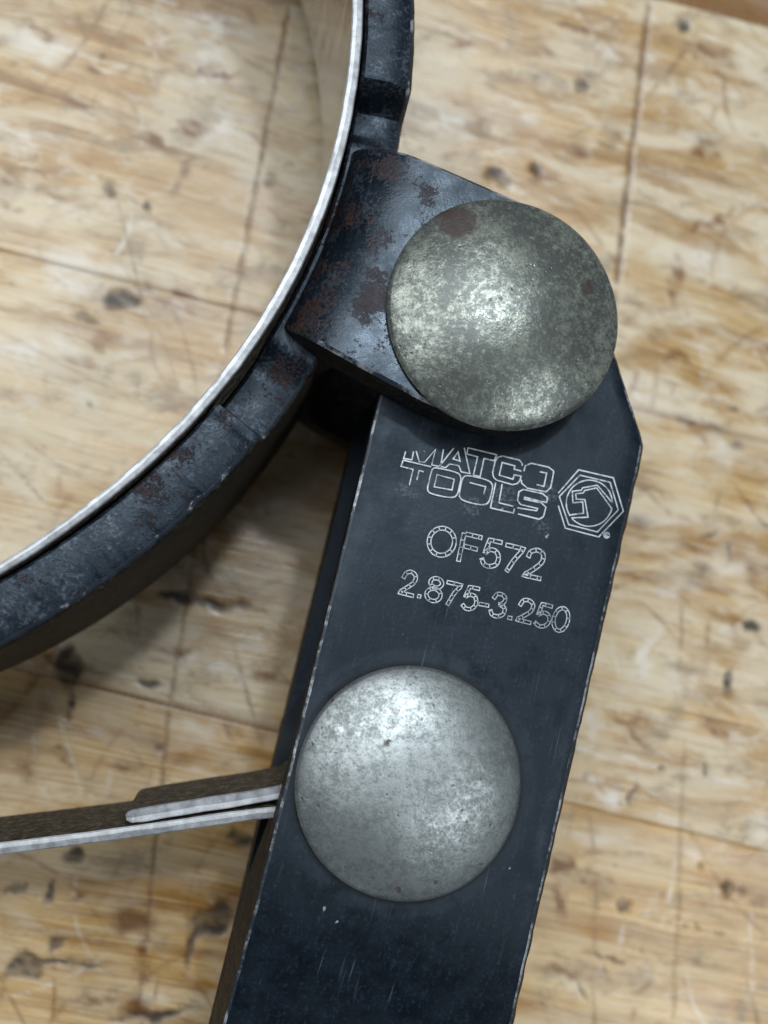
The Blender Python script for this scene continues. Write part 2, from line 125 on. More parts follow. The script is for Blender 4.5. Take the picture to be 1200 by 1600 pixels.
# ---------------------------------------------------------------- materials
def wood_material():
    s = T('worn_bench_wood')
    oi = s.t.nodes.new('ShaderNodeObjectInfo')
    par = s.t.nodes.new('ShaderNodeSeparateColor'); s.put(par.inputs[0], oi.outputs['Color'])
    mott, warm, seed = par.outputs[0], par.outputs[1], par.outputs[2]
    off = s.math('MULTIPLY', seed, 400.0)
    cmb = s.t.nodes.new('ShaderNodeCombineXYZ'); s.put(cmb.inputs[0], off); s.put(cmb.inputs[1], off)
    at = s.t.nodes.new('ShaderNodeAttribute'); at.attribute_name = 'stains'
    sep = s.t.nodes.new('ShaderNodeSeparateColor'); s.put(sep.inputs[0], at.outputs['Color'])
    dark, brown, pale = sep.outputs[0], sep.outputs[1], sep.outputs[2]
    P = s.flat(s.P)
    G0 = s.map(P, rot=math.radians(13.3))                      # x runs with the grain
    G = s.vmath('ADD', G0, cmb.outputs[0])
    wob = s.vmath('SUBTRACT', s.noise(s.map(G, scale=(.03, .05, 1)), 1, 1, .5, color=True), (.5, .5, .5))
    Gw = s.vmath('ADD', G, s.vmath('MULTIPLY', wob, (16, 3.2, 0)))
    grain = s.noise(s.map(Gw, scale=(.016, .36, 1)), 1, 4, .58)
    fibre = s.noise(s.map(Gw, scale=(.07, 2.2, 1)), 1, 3, .65)
    blot = s.noise(s.map(Gw, scale=(.060, .16, 1)), 1, 5, .60, .6)
    blot2 = s.noise(s.map(G, loc=(31, 7, 0), scale=(.060, .25, 1)), 1, 5, .62, .8)
    v = s.math('ADD', s.math('MULTIPLY', grain, .68), s.math('MULTIPLY', fibre, .32))
    pore = s.noise(s.map(Gw, loc=(5, 2, 0), scale=(.30, 4.2, 1)), 1, 2, .5)
    colA = s.ramp(v, [(.36, (.290, .160, .070)), (.46, (.450, .285, .145)), (.55, (.575, .405, .235)), (.66, (.650, .500, .330))])
    colB = s.ramp(v, [(.36, (.310, .140, .042)), (.46, (.490, .265, .095)), (.55, (.630, .390, .170)), (.66, (.740, .530, .290))])
    col = s.mix(warm, colA, colB)
    col = s.mix(s.rng(s.noise(s.map(G, loc=(3, 9, 0), scale=(.02, .06, 1)), 1, 4, .6, .5), .50, .66, 0, .45), col, (.36, .175, .060))
    m1 = s.math('MULTIPLY', s.rng(blot, .43, .62), s.math('MULTIPLY', mott, .85))
    big = s.math('MULTIPLY', s.rng(s.noise(s.map(G, loc=(13, 61, 0), scale=(.028, .05, 1)), 1, 3, .55, .5), .44, .60), s.math('MULTIPLY', mott, .75))
    col = s.mix(big, col, (.73, .605, .430))
    col = s.mix(m1, col, (.72, .620, .475))
    m2 = s.math('MULTIPLY', s.rng(blot2, .49, .68), s.math('MULTIPLY', mott, .74))
    col = s.mix(m2, col, (.280, .148, .066))
    m3 = s.math('MULTIPLY', s.rng(s.noise(s.map(Gw, loc=(77, 41, 0), scale=(.16, .36, 1)), 1, 4, .62, .6), .53, .68), s.math('MULTIPLY', mott, .55))
    col = s.mix(m3, col, (.76, .69, .59))
    col = s.mix(s.rng(fibre, .46, .28, 0, .36), col, (.27, .130, .050))
    col = s.mix(s.rng(pore, .36, .26, 0, .55), col, (.20, .095, .040))
    col = s.mix(s.rng(fibre, .54, .72, 0, .40), col, (.76, .60, .38))
    gr = s.math('MULTIPLY', s.rng(s.noise(s.map(P, loc=(8, 70, 0), scale=(.10, .16, 1)), 1, 5, .70, .4), .52, .68), s.rng(pore, .40, .58, .35, .8))
    col = s.mix(gr, col, (.255, .190, .125))
    col = s.mix(pale, col, (.80, .735, .65))
    col = s.mix(brown, col, (.205, .095, .040))
    col = s.mix(dark, col, (.034, .022, .017))
    hs = s.t.nodes.new('ShaderNodeHueSaturation'); hs.inputs['Hue'].default_value = .506; hs.inputs['Saturation'].default_value = 1.10; hs.inputs['Value'].default_value = 0.95
    s.put(hs.inputs['Color'], col); col = hs.outputs[0]
    h = s.math('ADD', s.math('MULTIPLY', fibre, .5), s.math('MULTIPLY', grain, .7))
    nrm = s.bump(h, .5, .30)
    rgh = s.math('ADD', s.rng(blot, .35, .68, .22, .44), s.math('MULTIPLY', dark, .2))
    return s.out(col, rgh, 0.0, nrm, .5)

def oxide(name, rust, light=1.0, rough=.42, dust=1.0, spec=.5, bmp=.3, rub=.0, ring=None, smudge=(), spots=()):
    """black-oxide steel: blue-black, rubbed, with rust bloom and dust"""
    s = T(name); P = s.P
    mid = s.noise(P, .45, 5, .64); fine = s.noise(P, 2.6, 4, .66)
    A = s.map(P, rot=math.radians(-75.2))
    brush = s.noise(s.map(A, scale=(.25, 2.4, 2.4)), 1, 3, .6)
    c = s.ramp(mid, [(.3, tuple(k*light for k in (.0030, .0052, .0088))), (.7, tuple(k*light for k in (.0070, .0115, .0185)))])
    sp1 = s.math('ADD', s.math('MULTIPLY', fine, .62), s.math('MULTIPLY', brush, .38))
    c = s.mix(s.rng(sp1, .50, .70, 0, .55), c, tuple(k*light for k in (.036, .052, .074)))
    met = 0.0
    if rub > 0:
        rb = s.math('ADD', s.math('MULTIPLY', s.noise(s.map(P, loc=(3, 8, 1)), .33, 4, .65), .55), s.math('MULTIPLY', fine, .45))
        rbm = s.rng(rb, .50, .62)
        c = s.mix(s.math('MULTIPLY', rbm, rub), c, (.105, .128, .158)); met = s.math('MULTIPLY', rbm, rub*.5)
    if rust > 0:
        rm = s.math('ADD', s.noise(s.map(P, loc=(5, 3, 9)), .17, 5, .72, .4), s.math('MULTIPLY', s.math('SUBTRACT', fine, .5), .55))
        for x_, y_, r_ in spots:                      # rust sits where water stays: at the bend and under the rivet head
            rm = s.math('ADD', rm, s.math('MULTIPLY', s.blob(s.flat(P), (x_, y_), r_*2.0, r_*1.6, 30), .155))
        rmask = s.rng(rm, .65 - .14*rust, .73 - .14*rust)
        rcol = s.ramp(fine, [(.34, (.008, .005, .004)), (.52, (.026, .011, .008)), (.70, (.075, .031, .020))])
        c = s.mix(s.math('MULTIPLY', rmask, .92), c, rcol)
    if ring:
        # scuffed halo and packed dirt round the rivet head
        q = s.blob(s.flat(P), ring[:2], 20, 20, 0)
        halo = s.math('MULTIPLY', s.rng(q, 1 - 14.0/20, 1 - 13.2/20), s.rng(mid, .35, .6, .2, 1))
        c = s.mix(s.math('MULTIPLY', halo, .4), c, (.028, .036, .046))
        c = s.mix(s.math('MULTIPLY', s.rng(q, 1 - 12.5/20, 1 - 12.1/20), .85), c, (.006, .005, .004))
    for (x_, y_, rx_, ry_) in smudge:
        q = s.math('MULTIPLY', s.rng(s.blob(s.flat(P), (x_, y_), rx_, ry_, -14), .0, .5), s.rng(fine, .46, .60))
        c = s.mix(s.math('MULTIPLY', q, .55), c, (.10, .115, .13))
    # long rubbed scratches down the tool, and flecks of dust
    ln = s.noise(s.map(A, loc=(7, 3, 0), scale=(.05, 2.9, .3)), 1, 2, .5)
    scm = s.math('MULTIPLY', s.rng(ln, .68, .75), s.rng(s.noise(s.map(P, loc=(50, 0, 0)), .10, 3, .6), .48, .64))
    c = s.mix(s.math('MULTIPLY', scm, .36), c, (.13, .16, .20))
    wp = s.vmath('ADD', P, s.vmath('MULTIPLY', s.noise(P, 1.5, 2, .5, color=True), (.8, .8, .8)))
    sp = s.voro(wp, .30); spm = s.math('MULTIPLY', s.rng(sp, .060, .03), s.rng(s.noise(P, .25, 2, .5), .50, .58))
    c = s.mix(s.math('MULTIPLY', spm, .7*dust), c, (.42, .44, .44))
    r = s.math('ADD', s.rng(mid, .3, .7, rough - .06, rough + .10), s.rng(s.noise(P, .06, 4, .6), .3, .7, -.08, .10))
    h = s.math('ADD', s.math('MULTIPLY', fine, .45), s.math('MULTIPLY', mid, .5))
    if rust > 0:
        r = s.math('ADD', r, s.math('MULTIPLY', rmask, .25)); h = s.math('ADD', h, s.math('MULTIPLY', rmask, .25))
    s.b.inputs['Specular Tint'].default_value = (.70, .85, 1.0, 1)
    return s.out(c, r, met, s.bump(h, bmp, .16), spec, 1.5)

def worn_edge(name, lo, hi):
    s = T(name); P = s.P
    n = s.noise(P, .22, 5, .70); f = s.noise(P, 1.4, 3, .6)
    m = s.rng(s.math('ADD', n, s.math('MULTIPLY', s.math('SUBTRACT', f, .5), .3)), lo, hi)
    c = s.mix(m, (.022, .030, .042), (.50, .53, .56))
    return s.out(c, .42, s.math('MULTIPLY', m, .5), s.bump(f, .4, .12))

def grime(name, a, b, c2, sc_=.5):
    s = T(name); P = s.P
    n = s.noise(P, sc_, 6, .68); st = s.noise(s.map(P, loc=(4, 4, 4)), .7, 5, .7)
    f = s.noise(P, 3.2, 3, .6)
    c = s.ramp(s.math('ADD', s.math('MULTIPLY', n, .6), s.math('MULTIPLY', st, .4)), [(.40, a), (.5, b), (.60, c2)])
    sp = s.voro(P, .6); c = s.mix(s.math('MULTIPLY', s.rng(sp, .09, .05), s.rng(n, .52, .6)), c, (.45, .43, .38))
    return s.out(c, s.rng(n, .3, .7, .5, .75), 0.0, s.bump(s.math('ADD', n, s.math('MULTIPLY', f, .4)), .9, .6), .4)

def rivet_mat(name, dark, lite, thr, spots, rough, bmp, metal, sharp):
    s = T(name); P = s.P
    a = s.noise(s.map(P, loc=(20, 4, 7)), .20, 5, .6, .3); b = s.noise(P, 1.15, 6, .74); f = s.noise(P, 3.4, 4, .66)
    v = s.math('ADD', s.math('MULTIPLY', a, .30), s.math('ADD', s.math('MULTIPLY', b, .42), s.math('MULTIPLY', f, .28)))
    m = s.rng(v, thr - sharp, thr + sharp)
    c = s.mix(m, dark, lite)
    c = s.mix(s.rng(b, .58, .70, 0, .7), c, tuple(min(1, k*1.35) for k in lite))
    c = s.mix(s.rng(f, .36, .24, 0, .6), c, tuple(k*.45 for k in dark))
    j = s.vmath('SUBTRACT', s.noise(P, .5, 4, .65, color=True), (.5, .5, .5))
    D = s.flat(s.vmath('ADD', P, s.vmath('MULTIPLY', j, (2.6, 2.6, 0))))
    rm = None
    for x, y, r_, st in spots:
        k = s.math('MULTIPLY', s.blob(D, (x, y), r_, r_*.9, 20), st)
        rm = k if rm is None else s.math('MAXIMUM', rm, k)
    rmask = s.math('MULTIPLY', s.rng(rm, .12, .45), s.rng(f, .3, .6, .55, .95))
    c = s.mix(rmask, c, s.ramp(f, [(.35, (.014, .008, .007)), (.65, (.062, .030, .024))]))
    pv = s.voro(P, 1.1); pit = s.math('MULTIPLY', s.rng(pv, .22, .10), s.rng(s.noise(s.map(P, loc=(9, 9, 0)), .35, 3, .6), .52, .64))
    c = s.mix(s.math('MULTIPLY', pit, .7), c, (.06, .055, .045))
    r = s.math('ADD', s.rng(v, .35, .62, rough + .12, rough - .05), s.math('MULTIPLY', rmask, .25))
    met = s.math('SUBTRACT', metal, s.math('MULTIPLY', rmask, metal*.9))
    h = s.math('ADD', s.math('MULTIPLY', b, .7), s.math('ADD', s.math('MULTIPLY', f, .5), s.math('MULTIPLY', pit, -.8)))
    return s.out(c, r, met, s.bump(h, bmp, .14))

def steel_top(name, lo, hi):
    s = T(name); P = s.P
    n = s.noise(P, .75, 4, .6); f = s.noise(P, 2.4, 3, .6)
    m = s.rng(s.math('ADD', s.math('MULTIPLY', n, .8), s.math('MULTIPLY', f, .2)), .36, .64)
    c = s.mix(m, lo, hi)
    g = s.rng(s.noise(P, .33, 5, .7), .66, .73); c = s.mix(s.math('MULTIPLY', g, .8), c, (.07, .055, .04))
    return s.out(c, .40, .25, s.bump(n, .3, .15))

def steel_face():
    s = T('polished_band_face'); P = s.P
    st = s.noise(s.map(P, scale=(.5, .5, .05)), 1, 4, .6)
    c = s.mix(s.rng(st, .35, .7), (.50, .47, .42), (.72, .70, .66))
    return s.out(c, s.rng(st, .3, .7, .12, .24), 1.0, s.bump(st, .15, .3))

def engraved():
    s = T('etched_line'); n = s.noise(s.P, 1.6, 4, .65); w = s.noise(s.P, .22, 3, .6)
    m = s.math('MULTIPLY', s.rng(n, .34, .52, .3, 1), s.rng(w, .30, .5, .45, 1))
    return s.out(s.mix(m, (.06, .085, .11), (.60, .66, .68)), .55, .2)

M_WOOD = wood_material()
SMUDGE = ((29.5, 15.2, 2.2, 1.8), (34.6, 15.6, 1.6, 1.3), (26.2, 14.0, 1.5, 1.4), (19.2, 15.5, 1.8, 1.0), (34.0, 12.0, 1.4, 1.2))
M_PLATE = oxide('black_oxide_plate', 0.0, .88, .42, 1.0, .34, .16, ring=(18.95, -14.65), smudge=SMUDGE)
M_STRAP = oxide('black_oxide_strap', .45, 1.2, .40, 1.0, .5, .9, .75)
M_TAB = oxide('black_oxide_tab', .48, 1.0, .31, .5, .6, .45, .38, spots=[(19.7, 48.0, 1.7), (21.0, 46.6, 1.2), (16.3, 41.1, 1.3), (15.2, 36.1, 1.5), (14.1, 33.6, 1.4), (8.8, 34.1, 2.3), (10.5, 39.0, 1.9), (12.6, 44.0, 1.7), (16.4, 48.9, 1.5), (7.5, 31.3, 1.5)])
M_EDGE = worn_edge('rubbed_bright_edge', .46, .68); M_CHIP = worn_edge('chipped_edge', .54, .66)
M_SIDE = grime('brown_grimed_cut_edge', (.004, .0040, .0042), (.008, .0078, .0080), (.024, .0225, .0215))
M_WALL = grime('oily_brown_wall', (.004, .0038, .0035), (.014, .0132, .0110), (.060, .053, .042), 1.2)
M_BANDSIDE = grime('grimy_band_side', (.016, .012, .008), (.072, .058, .038), (.27, .23, .165), 1.8)
M_TOP = steel_top('mottled_band_edge', (.20, .208, .22), (.37, .382, .40)); M_LIP = steel_top('bright_band_lip', (.44, .45, .46), (.62, .635, .65)); M_FACE = steel_face(); M_ETCH = engraved()
M_RIV1 = rivet_mat('tarnished_rivet', (.102, .113, .104), (.285, .308, .262), .516, [(23.6, 43.0, 3.1, 1), (37.5, 36.5, 1.2, .9), (39.5, 26.8, 1.2, .6), (40.5, 38.8, .8, .6)], .25, .28, .50, .075)
M_RIV2 = rivet_mat('dull_silver_rivet', (.185, .203, .200), (.355, .385, .385), .495, [(16.6, -10.6, .7, .5), (17.5, -25.0, .7, .7), (21.5, -24.5, .6, .6), (26.5, -22.8, .6, .6), (12.0, -22.5, .6, .5)], .40, .24, .76, .08)

# ---------------------------------------------------------------- object helpers
def mesh_obj(name, verts, faces, mats, midx=None, parent=None, smooth=35):
    me = bpy.data.meshes.new(name)
    me.from_pydata([(x*U, y*U, z*U) for x, y, z in verts], [], faces)
    for m in (mats if isinstance(mats, (list, tuple)) else [mats]): me.materials.append(m)
    if midx: me.polygons.foreach_set('material_index', midx)
    me.validate(); me.update()
    if smooth:
        me.polygons.foreach_set('use_smooth', [True]*len(me.polygons))
        me.set_sharp_from_angle(angle=math.radians(smooth))
    o = bpy.data.objects.new(name, me); COL.objects.link(o)
    if parent is not None:
        o.parent = parent; o.matrix_parent_inverse = WORLD[parent.name].inverted()
    WORLD[o.name] = Matrix.Identity(4)
    return o
WORLD = {}

def sweep(rows, closed_section=True, caps=True):
    """rows of equal-length vertex lists -> quads; returns verts, faces, section index of each face"""
    n = len(rows[0]); V = [p for r in rows for p in r]; F = []; S = []
    for i in range(len(rows) - 1):
        for k in range(n if closed_section else n - 1):
            a = i*n + k; b = i*n + (k + 1) % n
            F.append((a, b, b + n, a + n)); S.append(k)
    if caps and closed_section:
        F.append(tuple(range(n - 1, -1, -1))); S.append(-1)
        F.append(tuple((len(rows) - 1)*n + k for k in range(n))); S.append(-1)
    return V, F, S

def fix(V, F):
    return F

def nz(x, y=0.0, z=0.0):
    return mnoise.noise(Vector((x, y, z)))

# ---------------------------------------------------------------- the bench top: boards side by side
def lerp2(p, q, t): return (p[0] + (q[0] - p[0])*t, p[1] + (q[1] - p[1])*t)
# stains, dents, scores and scratches of this bench, laid out on a fine raster of the board surface
X0, X1, Y0, Y1, ST = -50.0, 105.0, -70.0, 120.0, 0.25
gx = np.arange(X0, X1, ST); gy = np.arange(Y0, Y1, ST)
GX, GY = np.meshgrid(gx, gy)
rs = np.random.RandomState(11)
def vnoise(x, y, seed):
    lat = np.random.RandomState(seed).rand(256, 256)
    xi = np.floor(x).astype(int); yi = np.floor(y).astype(int); fx = x - xi; fy = y - yi
    fx = fx*fx*(3 - 2*fx); fy = fy*fy*(3 - 2*fy)
    g = lambda a, b: lat[b % 256, a % 256]
    return (g(xi, yi)*(1 - fx) + g(xi + 1, yi)*fx)*(1 - fy) + (g(xi, yi + 1)*(1 - fx) + g(xi + 1, yi + 1)*fx)*fy
def fbm(x, y, seed, n=4):
    o = 0; a = 1; s_ = 0
    for k in range(n): o = o + a*vnoise(x*2**k + 17*k, y*2**k + 9*k, seed + k); s_ += a; a *= .55
    return o/s_
ca, sa = math.cos(math.radians(13.3)), math.sin(math.radians(13.3))
GA, GB = GX*ca - GY*sa, GX*sa + GY*ca           # along and across the grain
jx = fbm(GX*.35, GY*.35, 1) - .5; jy = fbm(GX*.35, GY*.35, 21) - .5
rag = fbm(GA*.45, GB*1.1, 41); rag2 = fbm(GX*.8, GY*.8, 61)
ss = lambda a, b, v: (lambda q: q*q*(3 - 2*q))(np.clip((v - a)/(b - a), 0, 1))
def blobs(lst, grow, jit):
    acc = np.zeros_like(GX)
    for x, y, rx, ry, a, st in lst:
        dx = GX + jx*jit - x; dy = GY + jy*jit - y; c, s_ = math.cos(math.radians(a)), math.sin(math.radians(a))
        u = (dx*c + dy*s_)/(rx*grow); w = (-dx*s_ + dy*c)/(ry*grow)
        acc = np.maximum(acc, st*np.clip(1 - np.sqrt(u*u + w*w), 0, 1))
    return acc
def segs(lst, jit, soft=.15):
    acc = np.zeros_like(GX)
    for x, y, hl, hw, a, st in lst:
        dx = GX + jx*jit - x; dy = GY + jy*jit - y; c, s_ = math.cos(math.radians(a)), math.sin(math.radians(a))
        u = np.abs(dx*c + dy*s_)/hl; w = np.abs(-dx*s_ + dy*c)/hw
        acc = np.maximum(acc, st*ss(1.0, .94, u)*ss(1.0, .1, w))
    return acc
def scratches(n, lo, hi, wid, stv, curve):
    acc = np.zeros_like(GX)
    for _ in range(n):
        x, y = rs.uniform(X0, X1), rs.uniform(Y0, Y1); a = rs.uniform(0, math.pi); L = rs.uniform(lo, hi); k = rs.normal(0, curve)
        w = rs.uniform(.5, 1.0)*wid; st = rs.uniform(.3, 1)*stv
        for t_ in np.arange(0, L, ST*.8):
            x += math.cos(a)*ST*.8; y += math.sin(a)*ST*.8; a += k*ST*.8
            ix, iy = int((x - X0)/ST), int((y - Y0)/ST); r = int(w/ST) + 2
            if ix < r or iy < r or ix >= len(gx) - r - 1 or iy >= len(gy) - r - 1: continue
            sl = (slice(iy - r, iy + r + 1), slice(ix - r, ix + r + 1))
            q = ((GX[sl] - x)**2 + (GY[sl] - y)**2)/(w*w)
            fade = st*min(1, 3*t_/L, 3*(1 - t_/L))
            acc[sl] = np.maximum(acc[sl], fade*np.exp(-q*1.5))
    return acc
m_dark = ss(.06, .40, blobs(DARK, 1.5, 3.0))*(.62 + .38*ss(.35, .6, rag))*.95
m_dark = np.maximum(m_dark, .55*ss(.80, .86, fbm(GA*.35, GB*.8, 81, 3))*ss(.45, .55, rag2))
m_dark = np.maximum(m_dark, .5*scratches(60, 1.0, 5, .40, 1.0, .12))
sc_l = segs(SCORE, .5)*(.55 + .45*ss(.35, .6, rag))
m_brown = ss(.02, .38, blobs(BROWN, 1.5, 3.6))*(.35 + .65*ss(.38, .58, rag))*1.0
m_brown = np.maximum(m_brown, np.clip(sc_l*1.15, 0, 1)); m_dark = np.maximum(m_dark, sc_l*.42)
m_brown = np.maximum(m_brown, np.maximum(scratches(170, 5, 34, .42, .95, .05), scratches(220, 1.5, 6, .55, .9, .10))*ss(.25, .55, rag2))
m_pale = ss(.0, .55, blobs(PALE, 1.6, 4.0))*(.25 + .75*ss(.36, .60, rag))
m_pale = np.maximum(m_pale, segs(WHITE, 2.0)*(.2 + .8*ss(.38, .58, rag)))
m_pale = np.maximum(m_pale, scratches(120, 4, 22, .36, .9, .06)*ss(.3, .6, rag2))
def seam(base, wid, side, st, seed):
    (x0, y0), (x1, y1) = base; L = math.hypot(x1 - x0, y1 - y0); nx, ny = -(y1 - y0)/L, (x1 - x0)/L
    dd = ((GX - x0)*nx + (GY - y0)*ny)*side
    w_ = wid*(.25 + 1.5*fbm(GA*.06, GB*0 + 3, seed, 3)**2)
    return st*np.where(dd > 0, np.clip(1 - dd/w_, 0, 1), 0)
J0 = ((68.79, 100.88), (86.20, 97.80)); J1 = ((-31.35, 54.27), (82.13, 29.40)); J2 = ((-29.35, -3.09), (78.51, -31.25))
m_brown = np.maximum(m_brown, seam(J2, 4.5, 1, .8, 5)*ss(70, 0, GX)); m_brown = np.maximum(m_brown, seam(J1, 1.0, 1, .45, 9)); m_brown = np.maximum(m_brown, seam(J1, .9, -1, .4, 13))
m_brown = np.maximum(m_brown, seam(J0, 60, 1, .9, 15))
def sample(m, x, y):
    fx = np.clip((x - X0)/ST, 0, len(gx) - 1.01); fy = np.clip((y - Y0)/ST, 0, len(gy) - 1.01)
    ix, iy = fx.astype(int), fy.astype(int); fx -= ix; fy -= iy
    return (m[iy, ix]*(1 - fx) + m[iy, ix + 1]*fx)*(1 - fy) + (m[iy + 1, ix]*(1 - fx) + m[iy + 1, ix + 1]*fx)*fy
def joint(k):
    """glue joint number k as two far-apart points"""
    if k < 0: base, sh = J0, (k + 1)*(-55.6)
    elif k == 0: base, sh = J1, 0
    else: base, sh = J2, -(k - 1)*55.6
    (x0, y0), (x1, y1) = base
    dx, dy = x1 - x0, y1 - y0; L = math.hypot(dx, dy); dx /= L; dy /= L
    nx, ny = -dy, dx
    mx, my = 25 + nx*sh, y0 + (25 - x0)*dy/dx + ny*sh
    H = 240
    return (mx - dx*H, my - dy*H), (mx + dx*H, my + dy*H), (nx, ny)
a0, a1, _ = joint(-3); b0, b1, _ = joint(4)
V = [(*a0, TABLE - 2), (*a1, TABLE - 2), (*b1, TABLE - 2), (*b0, TABLE - 2)]
V += [(x, y, TABLE - 40) for x, y, _ in V]
bench = mesh_obj('workbench_top', V, [(0, 3, 2, 1), (4, 5, 6, 7), (0, 1, 5, 4), (1, 2, 6, 5), (2, 3, 7, 6), (3, 0, 4, 7)], M_SIDE, smooth=0)
bench['kind'] = 'structure'; bench['label'] = 'scratched pale wooden workbench top of glued boards'
#        dz, mottling, warmth, seed of each board
BOARD = {-3: (.0, .6, .5, .1), -2: (.03, .6, .7, .9), -1: (-.02, .95, .12, .32), 0: (.02, .85, .22, .55), 1: (.0, .42, .72, .71), 2: (.03, .5, .5, .2), 3: (0, .6, .4, .8)}
for k in range(-3, 4):
    p0, p1, nA = joint(k); q0, q1, nB = joint(k + 1)
    dz, mo, wa, se = BOARD[k]
    zt = TABLE + dz - .05; zb = TABLE - 2.0 + .01*(k + 3)
    fine = -2 <= k <= 2
    tt = np.concatenate([np.linspace(0, .33, 6)[:-1], np.arange(.33, .70, .35/480), np.linspace(.70, 1, 6)]) if fine else np.linspace(0, 1, 8)
    uu = np.concatenate([[.0006, .0024], np.arange(.010, .990, .35/55.6), [.9976, .9994]]) if fine else np.linspace(.0022, .9978, 6)
    A = np.array(p0)[None] + (np.array(p1) - np.array(p0))[None]*tt[:, None]
    B = np.array(q0)[None] + (np.array(q1) - np.array(q0))[None]*tt[:, None]
    XY = A[:, None, :] + (B - A)[:, None, :]*uu[None, :, None]
    nx_, ny_ = len(tt), len(uu)
    x, y = XY[..., 0].ravel(), XY[..., 1].ravel()
    inside = ((x > X0 + 2) & (x < X1 - 2) & (y > Y0 + 2) & (y < Y1 - 2)).astype(float)
    md, mb, mp = sample(m_dark, x, y)*inside, sample(m_brown, x, y)*inside, sample(m_pale, x, y)*inside
    sl = sample(sc_l, x, y)*inside
    z = zt - .22*md - .20*sl
    z = z.reshape(nx_, ny_); z[:, 0] -= .04; z[:, -1] -= .04; z = z.ravel()
    V = np.stack([x, y, z], 1)
    idx = np.arange(nx_*ny_).reshape(nx_, ny_)
    F = np.stack([idx[:-1, :-1], idx[:-1, 1:], idx[1:, 1:], idx[1:, :-1]], -1).reshape(-1, 4)
    # skirts down the four sides of the board
    rim = np.concatenate([idx[:, 0], idx[-1, 1:], idx[::-1, -1][1:], idx[0, ::-1][1:-1]])
    low = V[rim].copy(); low[:, 2] = zb; n0 = len(V)
    V = np.concatenate([V, low]); r2 = np.roll(rim, -1); l1 = n0 + np.arange(len(rim)); l2 = np.roll(l1, -1)
    F = np.concatenate([F, np.stack([rim, r2, l2, l1], 1)])
    me = bpy.data.meshes.new('plank'); me.vertices.add(len(V)); me.vertices.foreach_set('co', (V*U).ravel())
    me.loops.add(F.size); me.loops.foreach_set('vertex_index', F.ravel().astype(np.int32))
    me.polygons.add(len(F)); me.polygons.foreach_set('loop_start', np.arange(0, F.size, 4, dtype=np.int32))
    me.polygons.foreach_set('loop_total', np.full(len(F), 4, dtype=np.int32))
    me.update(calc_edges=True); me.validate()
    ca_ = me.color_attributes.new('stains', 'FLOAT_COLOR', 'POINT')
    c4 = np.zeros((len(V), 4)); c4[:, 3] = 1; c4[:len(md), 0] = md; c4[:len(md), 1] = mb; c4[:len(md), 2] = mp
    ca_.data.foreach_set('color', c4.ravel())
    me.materials.append(M_WOOD)
    o = bpy.data.objects.new('plank', me); COL.objects.link(o); o.parent = bench
    o.color = (mo, wa, se, 1)

# ---------------------------------------------------------------- the wrench
wr = bpy.data.objects.new('oil_filter_wrench', None); COL.objects.link(wr)
wr.location = (18*U, 10*U, TABLE*U); wr.empty_display_size = .01
WORLD[wr.name] = Matrix.Translation(wr.location)
wr['label'] = 'black oil filter wrench with round strap and riveted, engraved handle lying on wooden workbench'
wr['category'] = 'wrench'

CX, CY = -59.0, 69.2
def polar(r, deg):
    a = math.radians(deg); return CX + r*math.cos(a), CY + r*math.sin(a)
MID = 8.0                                   # the tool is mirrored about this height

# --- black outer strap with two relief notches beside the clasp
def sstep(a, b, x):
    t = min(1, max(0, (x - a)/(b - a))); return t*t*(3 - 2*t)
def strap_top(d):
    up = sstep(-8.4, -6.8, d); lo = sstep(-37.2, -38.0, d)
    lip = .28*math.exp(-((d + 38.4)/.5)**2)
    floor = 19.6 + 2.2*sstep(-33.2, -30.2, d)**1.5 if d < -21 else 20.4 + 1.0*sstep(-10.2, -11.8, d)
    return floor + (25 - floor)*max(up, lo) + lip
rows = []; d = -92.0
while d < 34:
    t = strap_top(d); w1 = nz(d*.8, 1)*.25; w2 = nz(d*2.3, 5)*.16 + random.uniform(-.05, .05); hz = random.uniform(-.16, .16)
    full = sstep(22.2, 24.6, t)
    chip = max(0, nz(d*.55, 9) - .18)*1.3*full
    prof = [(73.62, -9.0), (73.62, t - .35), (73.95 + w1*.3, t + nz(d*1.1, 3)*.08), (75.6, t + nz(d*1.3, 7)*.07), (76.9 + w1, t + .02 + nz(d*1.7, 11)*.06),
            (78.75 + w2*.5 - chip*.5, t - .18 - .62*full + hz*full - chip*.3), (79.15 + w2 - chip*.4, t - .55 - .6*full - chip*.4), (79.35 + nz(d*.7, 20)*.12, t - 1.7), (79.3 + nz(d*.5, 30)*.2, 8.0), (79.3, -9.0)]
    rows.append([(*polar(r, d), z) for r, z in prof]); d += .27
V, F, S = sweep(rows)
mm = {0: 1, 5: 3, 6: 1, 7: 1, 8: 1, 9: 1}
strap = mesh_obj('strap', V, F, [M_STRAP, M_WALL, M_EDGE, M_CHIP], [mm.get(k, 0) for k in S], wr, 40)
strap['label'] = 'curved black steel strap with rust spots and notches'

